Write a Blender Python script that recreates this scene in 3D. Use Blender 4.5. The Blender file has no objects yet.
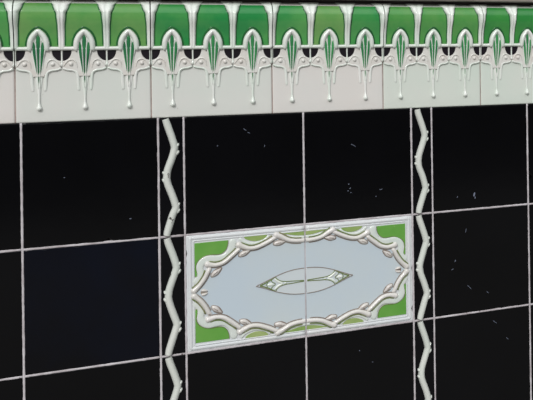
import bpy, math, random
from mathutils import Vector, Matrix
from mathutils.geometry import tessellate_polygon

random.seed(7)
C = bpy.context.scene.collection
U = 0.152          # one square tile with its joint, metres
Z0 = 1.25          # height of the bottom edge of the frieze above the pavement
TH = 0.06          # tile thickness in tile units

# ------------------------------------------------------------------ materials
def mat(name, col, rough=0.25, var=0.0, scale=6.0, col2=None, bump=0.0, bscale=30.0, spec=0.5, coat=0.0, speck=None, speck_s=60.0, speck_t=0.72, thin=0.0):
    m = bpy.data.materials.new(name); m.use_nodes = True
    nt = m.node_tree; N = nt.nodes; L = nt.links
    b = N['Principled BSDF']
    b.inputs['Roughness'].default_value = rough
    b.inputs['Specular IOR Level'].default_value = spec
    b.inputs['Coat Weight'].default_value = coat
    b.inputs['Coat Roughness'].default_value = 0.08
    tc = N.new('ShaderNodeTexCoord')
    oi = N.new('ShaderNodeObjectInfo')
    # every copy gets its own patch of the noise
    add = N.new('ShaderNodeVectorMath'); add.operation = 'ADD'
    mul = N.new('ShaderNodeVectorMath'); mul.operation = 'SCALE'; mul.inputs['Scale'].default_value = 1.0
    L.new(oi.outputs['Location'], mul.inputs[0])
    L.new(tc.outputs['Object'], add.inputs[0]); L.new(mul.outputs[0], add.inputs[1])
    src = None
    rgb = N.new('ShaderNodeRGB'); rgb.outputs[0].default_value = (*col, 1); src = rgb.outputs[0]
    if col2:
        n = N.new('ShaderNodeTexNoise'); n.inputs['Scale'].default_value = scale / U * 0.5; n.inputs['Detail'].default_value = 5
        n.inputs['Roughness'].default_value = 0.6
        L.new(add.outputs[0], n.inputs['Vector'])
        r = N.new('ShaderNodeMapRange'); r.inputs['From Min'].default_value = 0.38; r.inputs['From Max'].default_value = 0.68
        L.new(n.outputs['Fac'], r.inputs['Value'])
        mx = N.new('ShaderNodeMix'); mx.data_type = 'RGBA'
        L.new(r.outputs[0], mx.inputs['Factor']); L.new(src, mx.inputs['A']); mx.inputs['B'].default_value = (*col2, 1)
        src = mx.outputs['Result']
    if speck:
        n = N.new('ShaderNodeTexNoise'); n.inputs['Scale'].default_value = speck_s / U * 0.5; n.inputs['Detail'].default_value = 3
        L.new(add.outputs[0], n.inputs['Vector'])
        r = N.new('ShaderNodeMapRange'); r.inputs['From Min'].default_value = speck_t; r.inputs['From Max'].default_value = speck_t + 0.05
        L.new(n.outputs['Fac'], r.inputs['Value'])
        mx = N.new('ShaderNodeMix'); mx.data_type = 'RGBA'
        L.new(r.outputs[0], mx.inputs['Factor']); L.new(src, mx.inputs['A']); mx.inputs['B'].default_value = (*speck, 1)
        src = mx.outputs['Result']
    L.new(src, b.inputs['Base Color'])
    if bump:
        n = N.new('ShaderNodeTexNoise'); n.inputs['Scale'].default_value = bscale / U * 0.5; n.inputs['Detail'].default_value = 4
        L.new(add.outputs[0], n.inputs['Vector'])
        bp = N.new('ShaderNodeBump'); bp.inputs['Strength'].default_value = 1.0; bp.inputs['Distance'].default_value = bump
        L.new(n.outputs['Fac'], bp.inputs['Height']); L.new(bp.outputs[0], b.inputs['Normal'])
    return m

def s2l(*c):
    return tuple((x / 255 / 12.92) if x / 255 <= 0.04045 else ((x / 255 + 0.055) / 1.055) ** 2.4 for x in c)

M = {
 'black': mat('black_glaze', s2l(4, 4, 6), 0.14, scale=1.6, col2=s2l(2, 2, 3), bump=0.00012, bscale=5, spec=0.2, speck=s2l(80, 85, 100), speck_s=22, speck_t=0.785),
 'navy': mat('black_glaze_blue_reflection', s2l(4, 4, 8), 0.16, scale=0.9, col2=s2l(3, 9, 26), bump=0.00012, bscale=5, spec=0.2),  # bluish reflection put into the base colour as noise; the glaze is black
 'border': mat('border_black_glaze', s2l(5, 5, 8), 0.2, bump=0.0001, bscale=8, spec=0.2),
 'inset': mat('frieze_black_glaze', s2l(20, 14, 22), 0.3),
 'grout': mat('grout', s2l(194, 190, 193), 0.9, scale=14, col2=s2l(164, 156, 158), bump=0.0006, bscale=60, speck=s2l(70, 55, 55), speck_s=40, speck_t=0.68),
 'pinkgrout': mat('stained_fine_grout', s2l(176, 156, 150), 0.9, scale=14, col2=s2l(130, 112, 106), bump=0.0004, bscale=60),
 'mortar': mat('mortar', s2l(70, 64, 62), 0.95, bump=0.0005, bscale=40),
 'trim': mat('weathered_grey_ledge', s2l(150, 145, 138), 0.8, scale=5, col2=s2l(118, 110, 105), bump=0.0004, bscale=50),
 'green': mat('leaf_green_glaze', s2l(62, 142, 66), 0.2, scale=3.2, col2=s2l(112, 158, 88), bump=0.0002, bscale=9, coat=0.3),
 'green2': mat('emerald_glaze', s2l(36, 132, 66), 0.2, scale=3.2, col2=s2l(84, 154, 80), bump=0.0002, bscale=9, coat=0.3),
 'green3': mat('deep_green_glaze', s2l(22, 118, 54), 0.2, scale=3.2, col2=s2l(60, 140, 62), bump=0.0002, bscale=9, coat=0.3),
 'corner': mat('grass_green_glaze', s2l(84, 148, 56), 0.25, scale=3, col2=s2l(108, 160, 74), bump=0.0002, bscale=9, speck=s2l(150, 170, 120), speck_s=40, speck_t=0.72),
 'olive': mat('olive_glaze', s2l(120, 152, 76), 0.3, scale=5, col2=s2l(160, 174, 116)),
 'line': mat('olive_line_glaze', s2l(86, 112, 44), 0.35, scale=6, col2=s2l(126, 122, 90)),
 'brownline': mat('brown_line_glaze', s2l(118, 106, 98), 0.35, scale=6, col2=s2l(142, 134, 124)),
 'eye': mat('pale_eye_glaze', s2l(192, 202, 207), 0.25, scale=3, col2=s2l(198, 204, 205), bump=0.0001, bscale=10),
 'leaf': mat('dark_leaf_glaze', s2l(28, 98, 62), 0.25, scale=10, col2=s2l(52, 128, 76)),
 'leafB': mat('fresh_leaf_glaze', s2l(60, 142, 82), 0.25, scale=10, col2=s2l(36, 110, 66)),
 'mint': mat('mint_white_glaze', s2l(212, 222, 212), 0.18, scale=6, col2=s2l(226, 226, 222), bump=0.0001, bscale=20, coat=0.2),
 'band': mat('scallop_mint_glaze', s2l(200, 210, 204), 0.2, scale=6, col2=s2l(210, 214, 208), bump=0.0001, bscale=20, coat=0.2),
 'bud': mat('bud_rose_grey_glaze', s2l(196, 190, 186), 0.25, scale=10, col2=s2l(206, 203, 196)),
 'edge_green': mat('dark_green_glaze', s2l(20, 84, 42), 0.2, scale=6, col2=s2l(36, 104, 50)),
 'cream': mat('cream_glaze', s2l(214, 214, 209), 0.25, scale=12, col2=s2l(208, 203, 196), bump=0.0002, bscale=25),
 'rose': mat('rose_white_glaze', s2l(210, 207, 204), 0.24, scale=5, col2=s2l(204, 202, 194), bump=0.0001, bscale=25, coat=0.2, speck=s2l(120, 105, 95), speck_s=26, speck_t=0.72),
 'stem': mat('stem_white_glaze', s2l(200, 206, 198), 0.18, scale=7, col2=s2l(206, 208, 202), bump=0.0001, bscale=25, coat=0.2, speck=s2l(74, 70, 66), speck_s=28, speck_t=0.70),
 'oval': mat('ice_blue_glaze', s2l(184, 197, 206), 0.22, scale=2, col2=s2l(190, 199, 200), bump=0.0001, bscale=8, speck=s2l(130, 125, 120), speck_s=30, speck_t=0.76),
 'frame': mat('panel_white_glaze', s2l(204, 209, 211), 0.22, scale=5, col2=s2l(211, 212, 212), bump=0.0001, bscale=15, speck=s2l(130, 112, 100), speck_s=24, speck_t=0.76),
 'chip': mat('chipped_clay', s2l(105, 112, 130), 0.7),
 'clay': mat('chipped_biscuit', s2l(190, 160, 140), 0.9),
 'bodyA': mat('frieze_grey_glaze', s2l(210, 210, 205), 0.25, scale=2.5, col2=s2l(204, 210, 203), bump=0.00012, bscale=9, speck=s2l(170, 165, 160), speck_s=30, speck_t=0.72),
 'bodyB': mat('frieze_rose_grey_glaze', s2l(213, 209, 204), 0.25, scale=2.5, col2=s2l(210, 210, 206), bump=0.00012, bscale=9, speck=s2l(170, 165, 160), speck_s=30, speck_t=0.72),
 'bodyC': mat('frieze_mint_grey_glaze', s2l(202, 212, 202), 0.25, scale=2.5, col2=s2l(208, 212, 204), bump=0.00012, bscale=9, speck=s2l(165, 170, 160), speck_s=30, speck_t=0.72),
 'ground': mat('paving_grey', s2l(140, 138, 134), 0.9, scale=0.5, col2=s2l(122, 120, 118), bump=0.002, bscale=10),
}

# ------------------------------------------------------------------ mesh building (u, v in the tile's plane, h out of the wall; tile units)
class MB:
    def __init__(s): s.v = []; s.f = []; s.sm = []
    def vert(s, u, h, v): s.v.append((u * U, -h * U, v * U)); return len(s.v) - 1
    def face(s, idx, smooth=True): s.f.append(tuple(idx)); s.sm.append(smooth)
    def build(s, name, m, parent=None):
        me = bpy.data.meshes.new(name); me.from_pydata(s.v, [], s.f)
        me.polygons.foreach_set('use_smooth', s.sm); me.materials.append(m)
        import bmesh
        bm = bmesh.new(); bm.from_mesh(me); bmesh.ops.recalc_face_normals(bm, faces=bm.faces); bm.to_mesh(me); bm.free()
        o = bpy.data.objects.new(name, me); C.objects.link(o)
        if parent: o.parent = parent
        return o

def spline(pts, n=8, closed=False):
    """Catmull-Rom through tuples of any length"""
    out = []; m = len(pts)
    rng = range(m) if closed else range(m - 1)
    g = lambda i: pts[i % m] if closed else pts[max(0, min(m - 1, i))]
    for i in rng:
        p0, p1, p2, p3 = g(i - 1), g(i), g(i + 1), g(i + 2)
        for k in range(n):
            t = k / n
            out.append(tuple(0.5 * (2 * b + (c - a) * t + (2 * a - 5 * b + 4 * c - d) * t * t + (3 * b - a - 3 * c + d) * t ** 3) for a, b, c, d in zip(p0, p1, p2, p3)))
    if not closed: out.append(tuple(pts[-1]))
    return out

def cr(x): return max(0.0, min(1.0, x))
def lerp(table, x):
    if x <= table[0][0]: return table[0][1]
    for (a, b), (c, d) in zip(table, table[1:]):
        if x <= c:
            t = (x - a) / (c - a); t = t * t * (3 - 2 * t); return b + (d - b) * t
    return table[-1][1]

def ribbon(mb, pts, base=lambda u, v: 0.0, n=8, ns=8, k=2.0, valley=0.0, half=0, round0=True, round1=True, sink=0.02, closed=False):
    """raised rounded band; pts = (u, v, halfwidth, height).  half=+1/-1 keeps only one side of the centre line."""
    P = spline(pts, n, closed)
    lo = {0: -1.0, 1: 0.0, -1: -1.0}[half]; hi = {0: 1.0, 1: 1.0, -1: 0.0}[half]
    rings = []
    m = len(P)
    # running length, for rounded ends
    d = [0.0]
    for a, b in zip(P, P[1:]): d.append(d[-1] + math.hypot(b[0] - a[0], b[1] - a[1]))
    seq = []
    for i, p in enumerate(P): seq.append((i, p, 1.0))
    for i, p, _ in seq:
        a = P[(i - 1) % m] if (closed or i > 0) else P[i]; b = P[(i + 1) % m] if (closed or i < m - 1) else P[i]
        tx, ty = b[0] - a[0], b[1] - a[1]; l = math.hypot(tx, ty) or 1; tx /= l; ty /= l
        nx, ny = ty, -tx
        w, h = p[2], p[3]; e = 1.0
        if not closed:
            if round0 and d[i] < w: q = 1 - d[i] / w; e = min(e, math.sqrt(max(0.0, 1 - q * q)))
            if round1 and d[-1] - d[i] < w: q = 1 - (d[-1] - d[i]) / w; e = min(e, math.sqrt(max(0.0, 1 - q * q)))
        e = max(e, 0.04)
        ring = []
        for j in range(ns + 1):
            s_ = lo + (hi - lo) * j / ns
            s2 = math.sin(s_ * math.pi / 2)
            prof = (1 - abs(s2) ** k) ** (1 / k) if k != 2 else math.sqrt(max(0, 1 - s2 * s2))
            prof *= (1 - valley * math.exp(-(s2 / 0.25) ** 2))
            u, v = p[0] + nx * w * e * s2, p[1] + ny * w * e * s2
            ring.append(mb.vert(u, base(u, v) + h * e * prof, v))
        for s2 in (hi, lo):
            u, v = p[0] + nx * w * e * s2, p[1] + ny * w * e * s2
            ring.append(mb.vert(u, base(u, v) - sink, v))
        rings.append(ring)
    L = len(rings[0])
    R = list(zip(rings, rings[1:])) + ([(rings[-1], rings[0])] if closed else [])
    for a, b in R:
        for j in range(L):
            mb.face((a[j], a[(j + 1) % L], b[(j + 1) % L], b[j]), j < ns)
    if not closed:
        mb.face(rings[0], False); mb.face(rings[-1][::-1], False)

def plate(mb, outl, base=0.0, height=0.01, bevel=0.01, sink=0.02, nb=4, dome=0.0):
    """raised flat-topped shape with a rounded rim, from a closed outline of (u, v)"""
    A = sum(a[0] * b[1] - b[0] * a[1] for a, b in zip(outl, outl[1:] + outl[:1]))
    if A < 0: outl = outl[::-1]
    m = len(outl); nr = []
    for i in range(m):
        a, b, c = Vector(outl[i - 1]), Vector(outl[i]), Vector(outl[(i + 1) % m])
        e1 = (b - a); e2 = (c - b)
        if e1.length < 1e-9: e1 = e2
        if e2.length < 1e-9: e2 = e1
        n1 = Vector((-e1.y, e1.x)).normalized(); n2 = Vector((-e2.y, e2.x)).normalized()
        q = n1 + n2
        q = q / max(0.5, q.length_squared / 2) if q.length > 1e-6 else n1
        nr.append(q)
    bf = base if callable(base) else (lambda u, v: base)
    rings = []
    lv = [(0.0, -sink)] + [(bevel * (1 - math.cos(t * math.pi / 2 / nb)), height * math.sin(t * math.pi / 2 / nb)) for t in range(nb + 1)]
    for ins, h in lv:
        rings.append([mb.vert(p[0] + q.x * ins, bf(p[0], p[1]) + h, p[1] + q.y * ins) for p, q in zip(outl, nr)])
    for a, b in zip(rings, rings[1:]):
        for j in range(m): mb.face((a[j], a[(j + 1) % m], b[(j + 1) % m], b[j]))
    top = rings[-1]
    tri = tessellate_polygon([[Vector((mb.v[i][0], mb.v[i][2], 0)) for i in top]])
    for t in tri: mb.face([top[i] for i in t], False)
    bot = rings[0]
    for t in tri: mb.face([bot[i] for i in t][::-1], False)

def patch(mb, fn, ns, nt, depth):
    """solid whose front is fn(s,t)->(u,h,v) and whose rim drops back by depth"""
    g = [[fn(i / ns, j / nt) for j in range(nt + 1)] for i in range(ns + 1)]
    ids = [[mb.vert(*p) for p in r] for r in g]
    for i in range(ns):
        for j in range(nt): mb.face((ids[i][j], ids[i + 1][j], ids[i + 1][j + 1], ids[i][j + 1]))
    rim = [(i, 0) for i in range(ns)] + [(ns, j) for j in range(nt)] + [(i, nt) for i in range(ns, 0, -1)] + [(0, j) for j in range(nt, 0, -1)]
    bk = [mb.vert(g[i][j][0], g[i][j][1] - depth, g[i][j][2]) for i, j in rim]
    m = len(rim)
    for q in range(m):
        a, b = rim[q], rim[(q + 1) % m]
        mb.face((ids[a[0]][a[1]], ids[b[0]][b[1]], bk[(q + 1) % m], bk[q]), False)
    mb.face(bk, False)

def slab(mb, u0, v0, u1, v1, bev=0.012, jit=0.0015, n=26, th=TH, rnd=random):
    """a fired tile: slightly wandering edges, pillowed rim"""
    o = []
    def side(ax, ay, bx, by):
        for k in range(n):
            t = k / n; w = min(1, 6 * t, 6 * (1 - t))
            nx, ny = (by - ay), -(bx - ax); l = math.hypot(nx, ny)
            j = rnd.gauss(0, jit) * w - abs(rnd.gauss(0, 1)) ** 4 * jit * 0.12 * w
            o.append((ax + (bx - ax) * t + nx / l * j, ay + (by - ay) * t + ny / l * j))
    side(u0, v0, u1, v0); side(u1, v0, u1, v1); side(u1, v1, u0, v1); side(u0, v1, u0, v0)
    plate(mb, o, base=-bev * 0.5, height=bev * 0.5, bevel=bev, sink=th - bev * 0.5, nb=4)

def empty(name, u, v, label, cat, group=None):
    o = bpy.data.objects.new(name, None); C.objects.link(o)
    o.location = (u * U, 0, v * U + Z0); o.empty_display_size = 0.01
    o['label'] = label; o['category'] = cat
    if group: o['group'] = group
    return o

def copy_tree(o, parent=None):
    c = o.copy(); C.objects.link(c)
    if parent: c.parent = parent
    for ch in o.children[:]: copy_tree(ch, c)
    return c

# ------------------------------------------------------------------ frieze tile
FW = 0.978   # width of a frieze tile
FP = 0.9855  # its pitch
def hb(v):   # relief of the upper band: swells forward, then turns back under the ledge
    return lerp([(0.0, 0.0), (0.565, 0.0), (0.59, 0.016), (0.65, 0.018), (0.84, 0.052), (0.88, 0.050), (0.94, 0.020), (0.99, -0.042)], v)
HB = lambda u, v: hb(v)
def rib_w(v): return lerp([(0.58, 0.023), (0.76, 0.025), (0.86, 0.033), (0.93, 0.056), (0.985, 0.090)], v)

def make_frieze(label, body, greens, leafm, u):
    root = empty('frieze_tile', u, 0.0, label, 'tile', 'green and white relief frieze tiles along the top')
    W = FW
    mb = MB()
    vs = [0.0, 0.003, 0.008, 0.016, 0.1, 0.2, 0.3, 0.4, 0.5] + [0.55 + 0.01 * i for i in range(44)]
    us = [0.0, 0.003, 0.008, 0.014] + [0.05 + (W - 0.1) * i / 20 for i in range(21)] + [W - 0.014, W - 0.008, W - 0.003, W]
    def ed(x, w):
        q = min(x, w - x) / 0.014
        return -0.008 * (1 - math.sqrt(max(0, 1 - (1 - min(1, q)) ** 2)))
    top = vs[-1]
    ids = [[mb.vert(a, hb(v) + ed(a, W) + ed(v, 10), v) for v in vs] for a in us]
    for i in range(len(us) - 1):
        for j in range(len(vs) - 1): mb.face((ids[i][j], ids[i + 1][j], ids[i + 1][j + 1], ids[i][j + 1]))
    nu, nv = len(us) - 1, len(vs) - 1
    rim = [(i, 0) for i in range(nu)] + [(nu, j) for j in range(nv)] + [(i, nv) for i in range(nu, 0, -1)] + [(0, j) for j in range(nv, 0, -1)]
    bk = [mb.vert(us[i], -TH, vs[j]) for i, j in rim]
    for q in range(len(rim)):
        a, b = rim[q], rim[(q + 1) % len(rim)]
        mb.face((ids[a[0]][a[1]], ids[b[0]][b[1]], bk[(q + 1) % len(rim)], bk[q]), False)
    mb.face(bk, False)
    mb.build('tile_body', M[body], root)
    T = W / 3
    for k in range(3):
        c = T * (k + 0.5); x0 = T * k; x1 = T * (k + 1)
        # green swelling panel
        mb = MB()
        def fn(s, t):
            v = 0.597 + (0.952 - 0.597) * t
            g = 0.004
            rw = rib_w(v) - 0.004
            a, b = x0 + rw, x1 - rw
            e = min(1.0, min(s, 1 - s) / 0.08, t / 0.06, (1 - t) / 0.06)
            dish = 4 * s * (1 - s)
            return (a + (b - a) * s, hb(v) + 0.002 + g * math.sqrt(max(0, 1 - (1 - e) ** 2)) * 0.6 - 0.005 * dish * (1 - t), v)
        patch(mb, fn, 20, 22, 0.02)
        gp = mb.build('green_panel', M[greens[k]], root)
        # thin bands of darker green along the ribs and around the arch
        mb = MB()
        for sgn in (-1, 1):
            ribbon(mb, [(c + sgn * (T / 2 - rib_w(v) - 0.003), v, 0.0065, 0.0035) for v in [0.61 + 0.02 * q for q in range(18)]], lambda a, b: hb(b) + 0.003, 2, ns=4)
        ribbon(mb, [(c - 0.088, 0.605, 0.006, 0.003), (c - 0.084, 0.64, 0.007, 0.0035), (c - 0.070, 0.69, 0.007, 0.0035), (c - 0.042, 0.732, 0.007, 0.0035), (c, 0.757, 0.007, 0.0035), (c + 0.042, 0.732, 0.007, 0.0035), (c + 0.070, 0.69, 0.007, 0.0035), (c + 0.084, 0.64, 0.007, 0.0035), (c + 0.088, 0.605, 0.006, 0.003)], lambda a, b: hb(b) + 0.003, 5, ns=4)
        mb.build('dark_green_rim', M['edge_green'], gp)
        # cream collar between the black insets, under the crossbar
        R = lambda pts: [(2 * c - a, b) for a, b in pts[::-1]]
        lft = spline([(x0 + 0.070, 0.578), (x0 + 0.066, 0.545), (x0 + 0.052, 0.512), (x0 + 0.028, 0.493), (x0 + 0.003, 0.487)], 5) + \
              spline([(x0 + 0.003, 0.437), (x0 + 0.03, 0.420), (c - 0.095, 0.414), (c - 0.07, 0.405), (c - 0.05, 0.385), (c - 0.04, 0.36)], 5)
        mb = MB(); plate(mb, lft + R(lft), 0.0, 0.014, 0.006)
        col = mb.build('collar', M['cream'], root)
        for s in (-1, 1):
            if True:
                # a rolled scroll: round eye and the band curling over it
                mb = MB()
                e = (c + s * 0.098, 0.462)
                ribbon(mb, [(e[0] - s * 0.018, e[1], 0.019, 0.018), (e[0] + s * 0.018, e[1] + 0.002, 0.019, 0.018)], lambda a, b: 0.012, 5)
                ribbon(mb, [(c + s * 0.052, 0.425, 0.004, 0.006), (c + s * 0.062, 0.475, 0.006, 0.012), (c + s * 0.085, 0.497, 0.007, 0.013), (c + s * 0.115, 0.493, 0.007, 0.012), (c + s * 0.138, 0.467, 0.006, 0.011), (c + s * 0.152, 0.442, 0.005, 0.009)], lambda a, b: 0.010, 6)
                mb.build('scroll', M['cream'], col)
            # lower lip of the collar that runs down as a side drip
            mb = MB()
            ribbon(mb, [(c + s * (T / 2 - 0.003), 0.432, 0.011, 0.017), (c + s * 0.125, 0.418, 0.011, 0.017), (c + s * 0.085, 0.412, 0.011, 0.017), (c + s * 0.060, 0.396, 0.012, 0.017), (c + s * 0.050, 0.36, 0.013, 0.015), (c + s * 0.047, 0.30, 0.012, 0.010), (c + s * 0.043, 0.245, 0.010, 0.005)], lambda a, b: 0.0, 6)
            mb.build('side_drip', M['mint'], col)
    # black insets: whole ones under the two inner ribs, halves at both tile edges
    for k in range(4):
        x = T * k
        lo = 0.0 if k == 0 else -0.072; hi = 0.0 if k == 3 else 0.072
        arc = [(x + 0.072 * math.cos(t), 0.58 - 0.094 * math.sin(t)) for t in [math.pi * i / 24 for i in range(25)]]
        arc = [(a, b) for a, b in arc if (a >= x - 1e-6 or k > 0) and (a <= x + 1e-6 or k < 3)]
        if k == 0: arc.append((x + 0.001, 0.58))
        if k == 3: arc.append((x - 0.001, 0.58)); arc = arc[-1:] + arc[:-1]
        mb = MB(); plate(mb, arc, 0.0, 0.003, 0.001)
        ins = mb.build('black_inset', M['inset'], root)
        hf = {0: 1, 3: -1}.get(k, 0)
        # ribbon runs upwards: its +s side is +u
        mb = MB()
        g = [(x, 0.440, 0.012, 0.016), (x, 0.462, 0.014, 0.02), (x, 0.478, 0.008, 0.016), (x, 0.53, 0.007, 0.014), (x, 0.585, 0.009, 0.016)]
        ribbon(mb, g, lambda a, b: 0.0, 5, half=hf)
        mb.build('tie', M['mint'], ins)
        mb = MB()
        vv = [0.585 + (0.985 - 0.585) * i / 26 for i in range(27)]
        ribbon(mb, [(x, v, rib_w(v), lerp([(0.58, 0.022), (0.72, 0.026), (0.86, 0.050), (0.93, 0.046), (0.985, 0.026)], v)) for v in vv], HB, 2, ns=16, valley=0.35 if hf == 0 else 0.0, half=hf, round0=False, round1=False)
        mb.build('rib', M['mint'], root)
    mb = MB(); ribbon(mb, [(0.001, 0.587, 0.0155, 0.022), (W / 2, 0.587, 0.0155, 0.022), (W - 0.001, 0.587, 0.0155, 0.022)], lambda a, b: 0.012, 20, round0=False, round1=False)
    mb.build('crossbar', M['mint'], root)
    for k in range(3):
        c = T * (k + 0.5)
        B0 = lambda a, b: lerp([(0.0, 0.0), (0.36, 0.0), (0.45, 0.012), (0.56, 0.022), (0.75, 0.026)], b)
        # ogee arch
        mb = MB()
        hw = 0.0185
        left = [(-0.060, 0.565, 0.016, 0.020), (-0.059, 0.60, 0.021, 0.028), (-0.055, 0.64, 0.0225, 0.034), (-0.043, 0.675, 0.0225, 0.034), (-0.022, 0.706, 0.022, 0.034), (0, 0.726, 0.019, 0.034)]
        pts = [(c + a, b, w, h) for a, b, w, h in left] + [(c - a, b, w, h) for a, b, w, h in left[:-1][::-1]]
        ribbon(mb, pts, B0, 6)
        arch = mb.build('arch', M['mint'], root)
        # tongue inside the arch running down to the drip
        tw = [(0.722, 0.008), (0.70, 0.030), (0.66, 0.046), (0.60, 0.054), (0.57, 0.052), (0.53, 0.042), (0.48, 0.036), (0.42, 0.031), (0.36, 0.027), (0.28, 0.018), (0.22, 0.011)]
        sp = spline([(c - w, v) for v, w in tw], 4)
        mb = MB(); plate(mb, sp + [(2 * c - a, b) for a, b in sp[::-1]], B0, 0.008, 0.006)
        mb.build('tongue', M['mint'], arch)
        B1 = lambda a, b: B0(a, b) + 0.006
        mb = MB(); ribbon(mb, [(c, 0.694, 0.006, 0.008), (c, 0.668, 0.0145, 0.010), (c, 0.62, 0.0135, 0.010), (c, 0.55, 0.009, 0.009), (c, 0.45, 0.0055, 0.007), (c, 0.34, 0.0035, 0.006), (c, 0.25, 0.0025, 0.005)], B1, 6)
        mb.build('leaf', M[leafm], arch)
        for s in (-1, 1):
            mb = MB(); ribbon(mb, [(c + s * 0.032, 0.640, 0.004, 0.008), (c + s * 0.032, 0.61, 0.0105, 0.010), (c + s * 0.028, 0.56, 0.0120, 0.010), (c + s * 0.022, 0.50, 0.0100, 0.009), (c + s * 0.016, 0.44, 0.0065, 0.008), (c + s * 0.011, 0.38, 0.003, 0.006)], B1, 6)
            mb.build('leaf', M[leafm], arch)
            mb = MB(); ribbon(mb, [(c + s * 0.020, 0.66, 0.003, 0.010), (c + s * 0.0155, 0.58, 0.0045, 0.013), (c + s * 0.0115, 0.47, 0.0035, 0.012), (c + s * 0.008, 0.36, 0.004, 0.012), (c + s * 0.005, 0.26, 0.004, 0.011)], B1, 6)
            mb.build('vein', M['mint'], arch)
        mb = MB(); ribbon(mb, [(c, 0.34, 0.009, 0.010), (c, 0.26, 0.011, 0.014), (c, 0.20, 0.010, 0.014), (c, 0.16, 0.009, 0.016), (c, 0.135, 0.014, 0.022), (c, 0.115, 0.020, 0.03), (c, 0.10, 0.019, 0.028), (c, 0.088, 0.014, 0.02)], lambda a, b: 0.0, 6)
        mb.build('drip', M['mint'], arch)
    return root

seams = [-2.222, -1.237, -0.249, 0.734, 1.734, 2.706, 3.69]
fr_spec = [
 ('green and white relief frieze tile cut off at the top left corner', 'bodyB', ('green2', 'green2', 'green2'), 'leaf'),
 ('pale grey frieze tile with three light green panels above the leftmost whole black tile', 'bodyA', ('green', 'green', 'green'), 'leaf'),
 ('white frieze tile with three green panels and drips above the left wavy stem border', 'bodyA', ('green2', 'green2', 'green2'), 'leafB'),
 ('grey-white frieze tile with three green arches directly above the middle of the oval panel', 'bodyB', ('green2', 'green', 'green2'), 'leafB'),
 ('mint-tinged frieze tile with three green panels above the right wavy stem border', 'bodyC', ('green', 'green', 'green'), 'leafB'),
 ('frieze tile with deep green panels cut off at the top right corner', 'bodyC', ('green3', 'green3', 'green2'), 'leafB'),
]
for i, (lab, body, gr, lf) in enumerate(fr_spec):
    t = make_frieze(lab, body, gr, lf, seams[i] + 0.004)
    w = seams[i + 1] - seams[i] - 0.0075
    t.scale = (w / FW, 1, 1)

# ------------------------------------------------------------------ plain black tiles
G = 0.0076   # half a joint
cols = {'A': (-2.2, -1.2), 'B': (-1.2, -0.2), 'C': (0.0, 1.0), 'D': (1.0, 2.0), 'E': (2.2, 3.2), 'F': (3.2, 4.2)}
rows = {1: (0.0, -1.0), 2: (-1.0, -2.0), 3: (-2.0, -3.0)}
black = {
 ('A', 1): 'glossy black square tile cut off at the left edge, just below the frieze',
 ('A', 2): 'glossy black square tile cut off at the left edge, middle row',
 ('A', 3): 'black tile showing only its corner at the bottom left',
 ('B', 1): 'whole glossy black square tile under the frieze, left of the left wavy border',
 ('B', 2): 'black tile with a navy reflection put into its colour, left of the oval panel',
 ('B', 3): 'black tile along the bottom edge, below the navy-tinged whole tile',
 ('C', 1): 'glossy black square tile between the frieze and the left half of the oval panel',
 ('C', 3): 'black tile below the left half of the oval panel',
 ('D', 1): 'black tile with pale flecks between frieze and right half of oval panel',
 ('D', 3): 'black tile below the right half of the oval panel',
 ('E', 1): 'black tile with one pale chip, under the frieze right of the right wavy border',
 ('E', 2): 'black tile with faint scuffs, right of the oval panel across the border',
 ('E', 3): 'black tile along the bottom edge, right of the right wavy border',
 ('F', 1): 'sliver of black tile at the right edge, just below the frieze',
 ('F', 2): 'sliver of black tile at the right edge, middle row',
 ('F', 3): 'sliver of black tile at the right edge, bottom row',
}
marks = {  # pale flecks and scratches, as (u, v, halfwidth, length, angle)
 ('B', 1): [(0.78, 0.18, .004, .012, 20), (0.3, 0.55, .003, .01, 0)],
 ('C', 1): [(0.27, 0.74, .0045, .008, 0), (0.50, 0.87, .003, .03, -40), (0.53, 0.84, .003, .02, -30), (0.66, 0.72, .003, .02, 80)],
 ('D', 1): [(0.45, 0.68, .003, .05, -30), (0.40, 0.33, .005, .012, 10), (0.415, 0.29, .006, .012, 60), (0.395, 0.27, .004, .01, 0), (0.42, 0.25, .004, .01, 0), (0.65, 0.20, .007, .006, 90), (0.70, 0.26, .003, .03, 10)],
 ('E', 1): [(0.425, 0.14, .012, .04, 80), (0.43, 0.11, .007, .02, 90), (0.25, 0.13, .004, .015, 60)],
 ('E', 2): [(0.33, 0.80, .003, .04, 80), (0.22, 0.52, .006, .02, 70), (0.19, 0.44, .004, .02, 20), (0.36, 0.25, .003, .06, -50), (0.55, 0.18, .003, .03, -40)],
 ('E', 3): [(0.62, 0.88, .003, .05, -40), (0.75, 0.7, .003, .03, -50)],
 ('D', 3): [(0.48, 0.80, .006, .006, 0), (0.60, 0.68, .004, .006, 0)],
 ('B', 3): [(0.3, 0.7, .003, .02, 30)],
}
for (c, r), lab in black.items():
    u0, u1 = cols[c]; v1, v0 = rows[r]
    rnd = random.Random(ord(c) * 7 + r)
    t = empty('black_tile', u0, v0, lab, 'tile', 'plain glossy black square tiles')
    mb = MB(); slab(mb, G, G, 1 - G, (1 - G) if r > 1 else 0.999, rnd=rnd)
    mb.build('tile_face', M['navy' if (c, r) == ('B', 2) else 'black'], t)
    t.rotation_euler = (rnd.gauss(0, 0.002), 0, rnd.gauss(0, 0.002))
    for (a, b, w, l, ang) in marks.get((c, r), []):
        ca, sa = math.cos(math.radians(ang)) * l / 2, math.sin(math.radians(ang)) * l / 2
        mb = MB(); ribbon(mb, [(a - ca - .001, b - sa, w * .6, .0008), (a + rnd.gauss(0, .002), b + rnd.gauss(0, .002), w * .7, .001), (a + ca + .001, b + sa, w * .5, .0008)], lambda x, y: 0.0, 5, ns=4, sink=0.002)
        mb.build('chip_mark', M['chip'], t)

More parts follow.
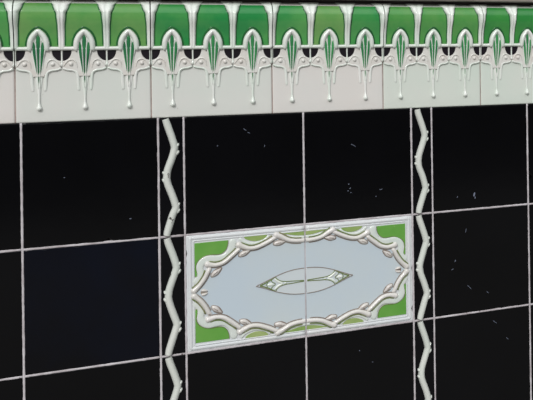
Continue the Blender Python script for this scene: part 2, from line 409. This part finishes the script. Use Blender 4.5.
# ------------------------------------------------------------------ wavy stem border tiles
def make_border(label, u, vt, seed):
    rnd = random.Random(seed)
    t = empty('border_tile', u, vt, label, 'tile', 'narrow black border tiles with a wavy white stem')
    mb = MB(); slab(mb, G, G, 0.2 - G * 0.6, 0.999 if abs(vt + 1) < .01 else 1 - G, n=20, jit=0.001, rnd=rnd)
    mb.build('tile_face', M['border'], t)
    a, b = 0.065, 0.126
    pts = [(a - 0.006, 0.013), (a + 0.004, 0.06), (0.106, 0.175), (b, 0.235), (b, 0.27), (0.104, 0.345), (0.073, 0.435), (a, 0.485), (a, 0.515), (0.074, 0.565), (0.106, 0.66), (b, 0.725), (b, 0.76), (0.106, 0.83), (a + 0.006, 0.94), (a - 0.006, 0.988)]
    mb = MB()
    ribbon(mb, [(x + rnd.gauss(0, .001), y, 0.030 if 0 < i < 15 else .027, 0.036) for i, (x, y) in enumerate(pts)], lambda q, w: 0.0, 8, ns=12, round0=False, round1=False)
    st = mb.build('stem', M['stem'], t)
    for (x, y, s) in [(b + 0.026, 0.215, 1), (b + 0.026, 0.265, 1), (a - 0.026, 0.475, -1), (a - 0.024, 0.535, -1), (b + 0.026, 0.705, 1), (b + 0.025, 0.765, 1)]:
        mb = MB()
        ribbon(mb, [(x - s * 0.022, y - 0.024, 0.015, 0.024), (x - s * .001, y, 0.014, 0.026), (x + s * 0.009, y + 0.016, 0.008, 0.018)], lambda q, w: 0.0, 5, ns=8)
        mb.build('thorn', M['stem'], st)
    return t
for u, side, other in ((-0.2, 'left', 'left of the oval panel'), (2.0, 'right', 'right of the oval panel')):
    make_border(f'narrow black tile with a wavy white stem, top of the {side} border', u, -1.0, 11 + int(u))
    make_border(f'narrow black wavy-stemmed border tile directly {other}', u, -2.0, 21 + int(u))
    make_border(f'narrow black tile with a wavy white stem, bottom of the {side} border', u, -3.0, 31 + int(u))

# ------------------------------------------------------------------ oval panel, two tiles
def make_panel(label, s):
    """s=-1 left tile, s=+1 right tile.  p = distance from the seam, q = height from the middle"""
    t = empty('oval_panel_tile', 1.0, -1.5, label, 'tile', 'relief tiles making the oval panel')
    gs = G * 0.75
    P = lambda p, q: (s * p, q)
    rnd = random.Random(50 + s)
    mb = MB(); a, b = sorted((s * gs, s * (1 - G))); slab(mb, a, -0.5 + G, b, 0.5 - G, bev=0.014, rnd=rnd)
    mb.build('tile_body', M['frame'], t)
    base0 = lambda u, v: 0.0
    # raised frame moulding on three sides
    for off, w, h, nm in ((0.030, 0.013, 0.012, 'frame_moulding'), (0.058, 0.006, 0.010, 'frame_bead')):
        mb = MB(); e = 1 - G - off; q = 0.5 - G - off * 0.83; r = 0.012
        pts = [P(gs + .001, q), P(0.3, q), P(0.6, q), P(e - 0.05, q), P(e - r, q), P(e - r * .3, q - r * .3), P(e, q - r), P(e, q - 0.05), P(e, 0.2), P(e, 0)]
        pts = pts + [(x, -y) for x, y in pts[:-1][::-1]]
        ribbon(mb, [(x, y, w, h * .6) for x, y in pts], base0, 5, round0=False, round1=False)
        mb.build(nm, M['frame'], t)
    K = [(0.940, 0.0), (0.822, 0.236), (0.562, 0.377), (0.250, 0.441)]
    def seg(i):
        """centre line of scallop i, from its outer knob inwards"""
        if i == 0: return [(0.952, 0.004), (0.920, 0.036), (0.880, 0.075), (0.845, 0.125), (0.820, 0.175), (0.797, 0.210)]
        if i == 1: return [(0.848, 0.244), (0.800, 0.230), (0.750, 0.224), (0.690, 0.240), (0.630, 0.285), (0.575, 0.332), (0.552, 0.350)]
        if i == 2: return [(0.590, 0.388), (0.535, 0.360), (0.475, 0.338), (0.410, 0.343), (0.335, 0.372), (0.270, 0.405), (0.240, 0.418)]
        return [(0.275, 0.440), (0.215, 0.416), (0.150, 0.380), (0.085, 0.364), (gs, 0.360)]
    # ice-blue oval ground
    edge = []
    for i in (3, 2, 1, 0):
        sg = spline(seg(i), 5); edge += [(p - 0.0, q) for p, q in sg[::-1]]
    edge = [(p, q) for p, q in edge if q > 0.003]
    poly = [P(p, q) for p, q in edge] + [P(p, -q) for p, q in edge[::-1]]
    # pull cusps slightly inwards so that the ground stays under the branches
    mb = MB(); plate(mb, poly, 0.0, 0.003, 0.002, sink=0.01); mb.build('oval_ground', M['oval'], t)
    for f in (1, -1):
        Q = lambda p, q: (s * p, f * q)
        # green corner field
        con = spline([(0.926, 0.140), (0.906, 0.142), (0.906, 0.170), (0.918, 0.222), (0.895, 0.275), (0.830, 0.311), (0.770, 0.312), (0.715, 0.312), (0.672, 0.345), (0.656, 0.390), (0.654, 0.424)], 5)
        mb = MB(); plate(mb, [Q(*p) for p in con + [(0.926, 0.424)]], 0.0, 0.004, 0.003, sink=0.01); mb.build('green_corner', M['corner'], t)
        mb = MB(); ribbon(mb, [(*Q(*p), 0.0035, 0.007) for p in con[::4] + [con[-1]]], base0, 4, ns=4); mb.build('contour_line', M['line'], t)
        # olive slivers
        sl = spline([(0.325, 0.428), (0.352, 0.409), (0.40, 0.395), (0.45, 0.396), (0.50, 0.414), (0.522, 0.432)], 5)
        mb = MB(); plate(mb, [Q(*p) for p in sl + [(0.515, 0.442), (0.332, 0.442)]], 0.0, 0.004, 0.002, sink=0.01); mb.build('olive_sliver', M['olive'], t)
        sl = spline([(gs + .002, 0.405), (0.06, 0.407), (0.12, 0.418), (0.19, 0.436)], 5)
        mb = MB(); plate(mb, [Q(*p) for p in sl + [(0.17, 0.442), (gs + .002, 0.442)]], 0.0, 0.004, 0.002, sink=0.01); mb.build('olive_sliver', M['olive'], t)
        # white scalloped band outside the branches
        for pts in ([(0.935, 0.075), (0.905, 0.105), (0.880, 0.145), (0.886, 0.215), (0.865, 0.258), (0.820, 0.281), (0.760, 0.275), (0.705, 0.275), (0.655, 0.302), (0.625, 0.350), (0.618, 0.395), (0.600, 0.428)],
                    [(0.560, 0.432), (0.528, 0.400), (0.475, 0.376), (0.410, 0.376), (0.350, 0.396), (0.308, 0.434)],
                    [(0.215, 0.440), (0.160, 0.408), (0.090, 0.392), (gs, 0.390)]):
            mb = MB(); ribbon(mb, [(*Q(*p), 0.030 if len(pts) > 10 else 0.012, 0.009) for p in pts], base0, 6, k=3, round1=pts[-1][0] > .1); mb.build('scalloped_band', M['band'], t)
        # twisted branches with knobbed ends
        for i in range(4):
            pts = seg(i); n = len(pts)
            mb = MB()
            W = [0.035 if i == 0 else 0.033 if i == 1 else 0.030, 0.0235] + [0.0195] * (n - 3) + [0.019]
            ribbon(mb, [(*Q(*p), w, 0.030 if j == 0 else 0.025 - 0.008 * (j == n - 1)) for j, (p, w) in enumerate(zip(pts, W))], base0, 8, ns=12, round1=i < 3)
            br = mb.build('branch', M['rose'], t)
            # glaze line pooled along the outer side and along the inner side
            for side, d in (('o', 0.0255), ('i', -0.0245)):
                lp = []
                sm = spline(pts, 3)
                for j in range(1, len(sm) - 1):
                    tx, ty = sm[j + 1][0] - sm[j - 1][0], sm[j + 1][1] - sm[j - 1][1]; l = math.hypot(tx, ty)
                    nx, ny = ty / l, -tx / l
                    if nx * sm[j][0] + ny * sm[j][1] * 2 < 0: nx, ny = -nx, -ny
                    pp = (sm[j][0] + nx * d, sm[j][1] + ny * d)
                    if pp[0] > gs + .002 and pp[1] > 0.004 and (2 <= j <= len(sm) - 4 or i == 3 and j > 2): lp.append(pp)
                if len(lp) > 3:
                    mb = MB(); ribbon(mb, [(*Q(*p), 0.0075 if side == 'o' else 0.0055, 0.014 if side == 'o' else 0.007) for p in lp], base0, 3, ns=4); mb.build('contour_line', M['line' if side == 'o' else 'brownline'], br)
        # buds
        for (p, q, ang) in ((0.752, 0.160, 38), (0.518, 0.300, 24), (0.222, 0.360, 8)):
            aa = math.radians(180 - ang); dx, dy = math.cos(aa), math.sin(aa)
            # long axis follows the oval
            dx, dy = -math.cos(math.radians(ang)), math.sin(math.radians(ang))
            m1 = MB(); L_ = 0.054
            ribbon(m1, [(*Q(p - dx * L_ * 1.15, q - dy * L_ * 1.15), 0.016, 0.006), (*Q(p, q), 0.034, 0.006), (*Q(p + dx * L_ * 1.15, q + dy * L_ * 1.15), 0.010, 0.006)], base0, 8)
            bo = m1.build('bud', M['brownline'], t)
            m1 = MB(); ribbon(m1, [(*Q(p - dx * L_, q - dy * L_), 0.009, 0.010), (*Q(p - dx * .01, q - dy * .01), 0.023, 0.022), (*Q(p + dx * L_ * .95, q + dy * L_ * .95), 0.003, 0.008)], base0, 8, ns=10)
            m1.build('bud_scale', M['bud'], bo)
            m1 = MB(); ribbon(m1, [(*Q(p - dx * L_ * .6 + dy * .004, q - dy * L_ * .6), 0.0025, 0.003), (*Q(p + dx * .012, q + dy * .012 + .002), 0.003, 0.003)], lambda u, v: 0.021, 5, ns=4)
            m1.build('bud_line', M['brownline'], bo)
    # the bud on the long axis
    mb = MB(); ribbon(mb, [(*P(0.885, 0.0), 0.020, 0.006), (*P(0.855, 0.0), 0.034, 0.006), (*P(0.822, 0.0), 0.020, 0.006)], base0, 8); bo = mb.build('bud', M['brownline'], t)
    for f in (1, -1):
        mb = MB(); ribbon(mb, [(*P(0.878, f * 0.018), 0.010, 0.018), (*P(0.850, f * 0.016), 0.012, 0.020), (*P(0.822, f * 0.006), 0.005, 0.01)], base0, 6); mb.build('bud_scale', M['bud'], bo)
    # pointed lens ornament in the middle
    B = lambda u, v: 0.003
    arcU = [(gs, 0.113), (0.08, 0.110), (0.16, 0.097), (0.24, 0.073), (0.31, 0.045), (0.38, 0.016), (0.428, 0.0)]
    full = [P(*p) for p in spline(arcU, 5)]; full += [(x, -y) for x, y in full[:-1][::-1]]
    mb = MB(); plate(mb, full, 0.003, 0.003, 0.002, sink=0.01); eye = mb.build('lens_ground', M['eye'], t)
    B2 = lambda u, v: 0.005
    for f in (1, -1):
        Q = lambda p, q: (s * p, f * q)
        for nm, pts, w, m_ in (
            ('lens_outline', arcU, 0.0035, 'brownline'),
            ('lens_line', [(0.262, 0.064), (0.245, 0.040), (0.215, 0.022), (0.17, 0.012), (0.12, 0.010), (0.06, 0.006), (gs + .004, 0.004)], 0.0045, 'line'),
            ('lens_line', [(0.300, 0.050), (0.290, 0.022), (0.268, 0.008), (0.262, 0.0)], 0.004, 'line'),
            ('lens_line', [(0.262, 0.064), (0.315, 0.032), (0.360, 0.012), (0.395, 0.0)], 0.006, 'line'),
            ('lens_line', [(0.34, 0.034), (0.330, 0.012), (0.345, 0.0)], 0.003, 'line')):
            mb = MB(); ribbon(mb, [(*Q(*p), w, 0.005) for p in pts], B2, 5, ns=4); mb.build(nm, M[m_], eye)
        mb = MB(); ribbon(mb, [(*Q(0.195, 0.002), 0.006, 0.006), (*Q(0.235, 0.018), 0.011, 0.008), (*Q(0.272, 0.050), 0.005, 0.006)], B2, 5); mb.build('petal', M['mint'], eye)
    mb = MB(); ribbon(mb, [(*P(0.278, 0.0), 0.009, 0.006), (*P(0.305, 0.0), 0.014, 0.008), (*P(0.335, 0.0), 0.005, 0.006)], B2, 5); mb.build('petal', M['mint'], eye)
    mb = MB(); ribbon(mb, [(*P(0.165, 0.0), 0.006, 0.008), (*P(0.185, 0.0), 0.009, 0.010)], B2, 5); mb.build('petal', M['mint'], eye)
    return t
make_panel('relief tile with the left half of the pale blue oval and its twisted branch frame', -1)
make_panel('relief tile with the right half of the pale blue oval and its twisted branch frame', 1)

# ------------------------------------------------------------------ the setting
def struct(name, mb, m):
    o = mb.build(name, m); o.location = (0, 0, Z0); o['kind'] = 'structure'; return o
def box(mb, u0, h0, v0, u1, h1, v1):
    i = [mb.vert(u, h, v) for u in (u0, u1) for h in (h0, h1) for v in (v0, v1)]
    for f in ((0, 1, 3, 2), (4, 6, 7, 5), (0, 4, 5, 1), (2, 3, 7, 6), (0, 2, 6, 4), (1, 5, 7, 3)): mb.face([i[k] for k in f], False)
UL, UR = -2.2, 4.2
rg = random.Random(3)
def joint(mb, ax, ay, bx, by, w, n=90, h=-0.004):
    """one grout line, its width and face wandering a little"""
    pts = []
    for k in range(n + 1):
        t = k / n
        pts.append((ax + (bx - ax) * t, ay + (by - ay) * t, w * (1 + rg.uniform(0, .35)), 0.003 + rg.gauss(0, 0.0012)))
    ribbon(mb, pts, lambda u, v: h, 1, ns=4, k=4, round0=False, round1=False, sink=TH + h)
mb = MB()
for u in (-1.2, -0.2, 0.0, 2.0, 2.2, 3.2): joint(mb, u, -3.0, u, 0.0, G, 120)
joint(mb, 1.0, -3.0, 1.0, 0.0, G * .9, 120)
for v in (-1.0, -2.0):
    for a, b in ((UL, -1.2), (-1.2, -.2), (-.2, 0), (0, 2), (2, 2.2), (2.2, 3.2), (3.2, UR)): joint(mb, a + G, v, b - G, v, G, max(8, int(40 * (b - a))))
struct('trim_1', mb, M['grout'])
mb = MB()
for x in seams[1:-1]: joint(mb, x, 0.0, x, 0.57, 0.004, 40, h=-0.010)
struct('trim_2', mb, M['pinkgrout'])
mb = MB(); box(mb, UL, -TH - 1.2, -Z0 / U, UR, -TH, 2.2); struct('wall_main', mb, M['mortar'])
mb = MB()
prof = [(-TH, 1.010), (0.062, 1.008), (0.072, 1.014), (0.076, 1.028), (0.070, 1.045), (0.06, 1.055), (0.055, 1.30), (-TH, 1.32)]
a = [mb.vert(UL, h, v) for h, v in prof]; b = [mb.vert(UR, h, v) for h, v in prof]
for k in range(len(prof)): mb.face((a[k], a[(k + 1) % len(prof)], b[(k + 1) % len(prof)], b[k]), False)
mb.face(a, False); mb.face(b[::-1], False)
struct('trim_3', mb, M['trim'])
mb = MB(); box(mb, -30, -1.2 - TH, -Z0 / U - 0.5, 30, 45, -Z0 / U); struct('floor', mb, M['ground'])

# ------------------------------------------------------------------ light
w = bpy.data.worlds.new('overcast_sky'); bpy.context.scene.world = w; w.use_nodes = True
N = w.node_tree.nodes; L = w.node_tree.links; bg = N['Background']
tc = N.new('ShaderNodeTexCoord'); sx = N.new('ShaderNodeSeparateXYZ'); rp = N.new('ShaderNodeValToRGB')
L.new(tc.outputs['Generated'], sx.inputs[0]); L.new(sx.outputs['Z'], rp.inputs[0]); L.new(rp.outputs[0], bg.inputs[0])
e = rp.color_ramp.elements
e[0].position = 0.0; e[0].color = (0.10, 0.10, 0.105, 1)
e[1].position = 1.0; e[1].color = (0.95, 0.98, 1.0, 1)
x = e.new(0.22); x.color = (0.13, 0.13, 0.14, 1)
x = e.new(0.45); x.color = (0.7, 0.72, 0.75, 1)
bg.inputs[1].default_value = 1.3
sd = bpy.data.lights.new('sun', 'SUN'); sd.energy = 2.4; sd.angle = math.radians(22); sd.color = (1.0, 0.98, 0.96)
so = bpy.data.objects.new('sun', sd); C.objects.link(so)
so.rotation_euler = (Vector((-0.55, -1.0, 0.75))).to_track_quat('Z', 'Y').to_euler()   # from the upper left, in front of the wall

# ------------------------------------------------------------------ camera (a crop of a wider frame, hence the lens shift)
f, yaw, pit, rol, cx, cy, cz, shy, shx = 850.0, 0.4111, 0.00321, -0.01419, -0.05077, -1.17076, 0.07115, -145.71, 243.62
F = Vector((math.sin(yaw) * math.cos(pit), math.cos(yaw) * math.cos(pit), math.sin(pit)))
R = Vector((math.cos(yaw), -math.sin(yaw), 0)); Up = R.cross(F)
R2 = R * math.cos(rol) + Up * math.sin(rol); U2 = -R * math.sin(rol) + Up * math.cos(rol)
cd = bpy.data.cameras.new('camera'); co = bpy.data.objects.new('camera', cd); C.objects.link(co)
mt = Matrix((R2, U2, -F)).transposed().to_4x4(); mt.translation = Vector((cx, cy, cz + Z0)); co.matrix_world = mt
cd.sensor_width = 36; cd.lens = f / 533 * 36; cd.shift_x = -shx / 533; cd.shift_y = shy / 533; cd.clip_start = 0.01
S = bpy.context.scene; S.camera = co
S.view_settings.view_transform = 'Standard'; S.view_settings.look = 'None'; S.view_settings.gamma = 1; S.view_settings.exposure = -0.12
S.view_settings.use_curve_mapping = False
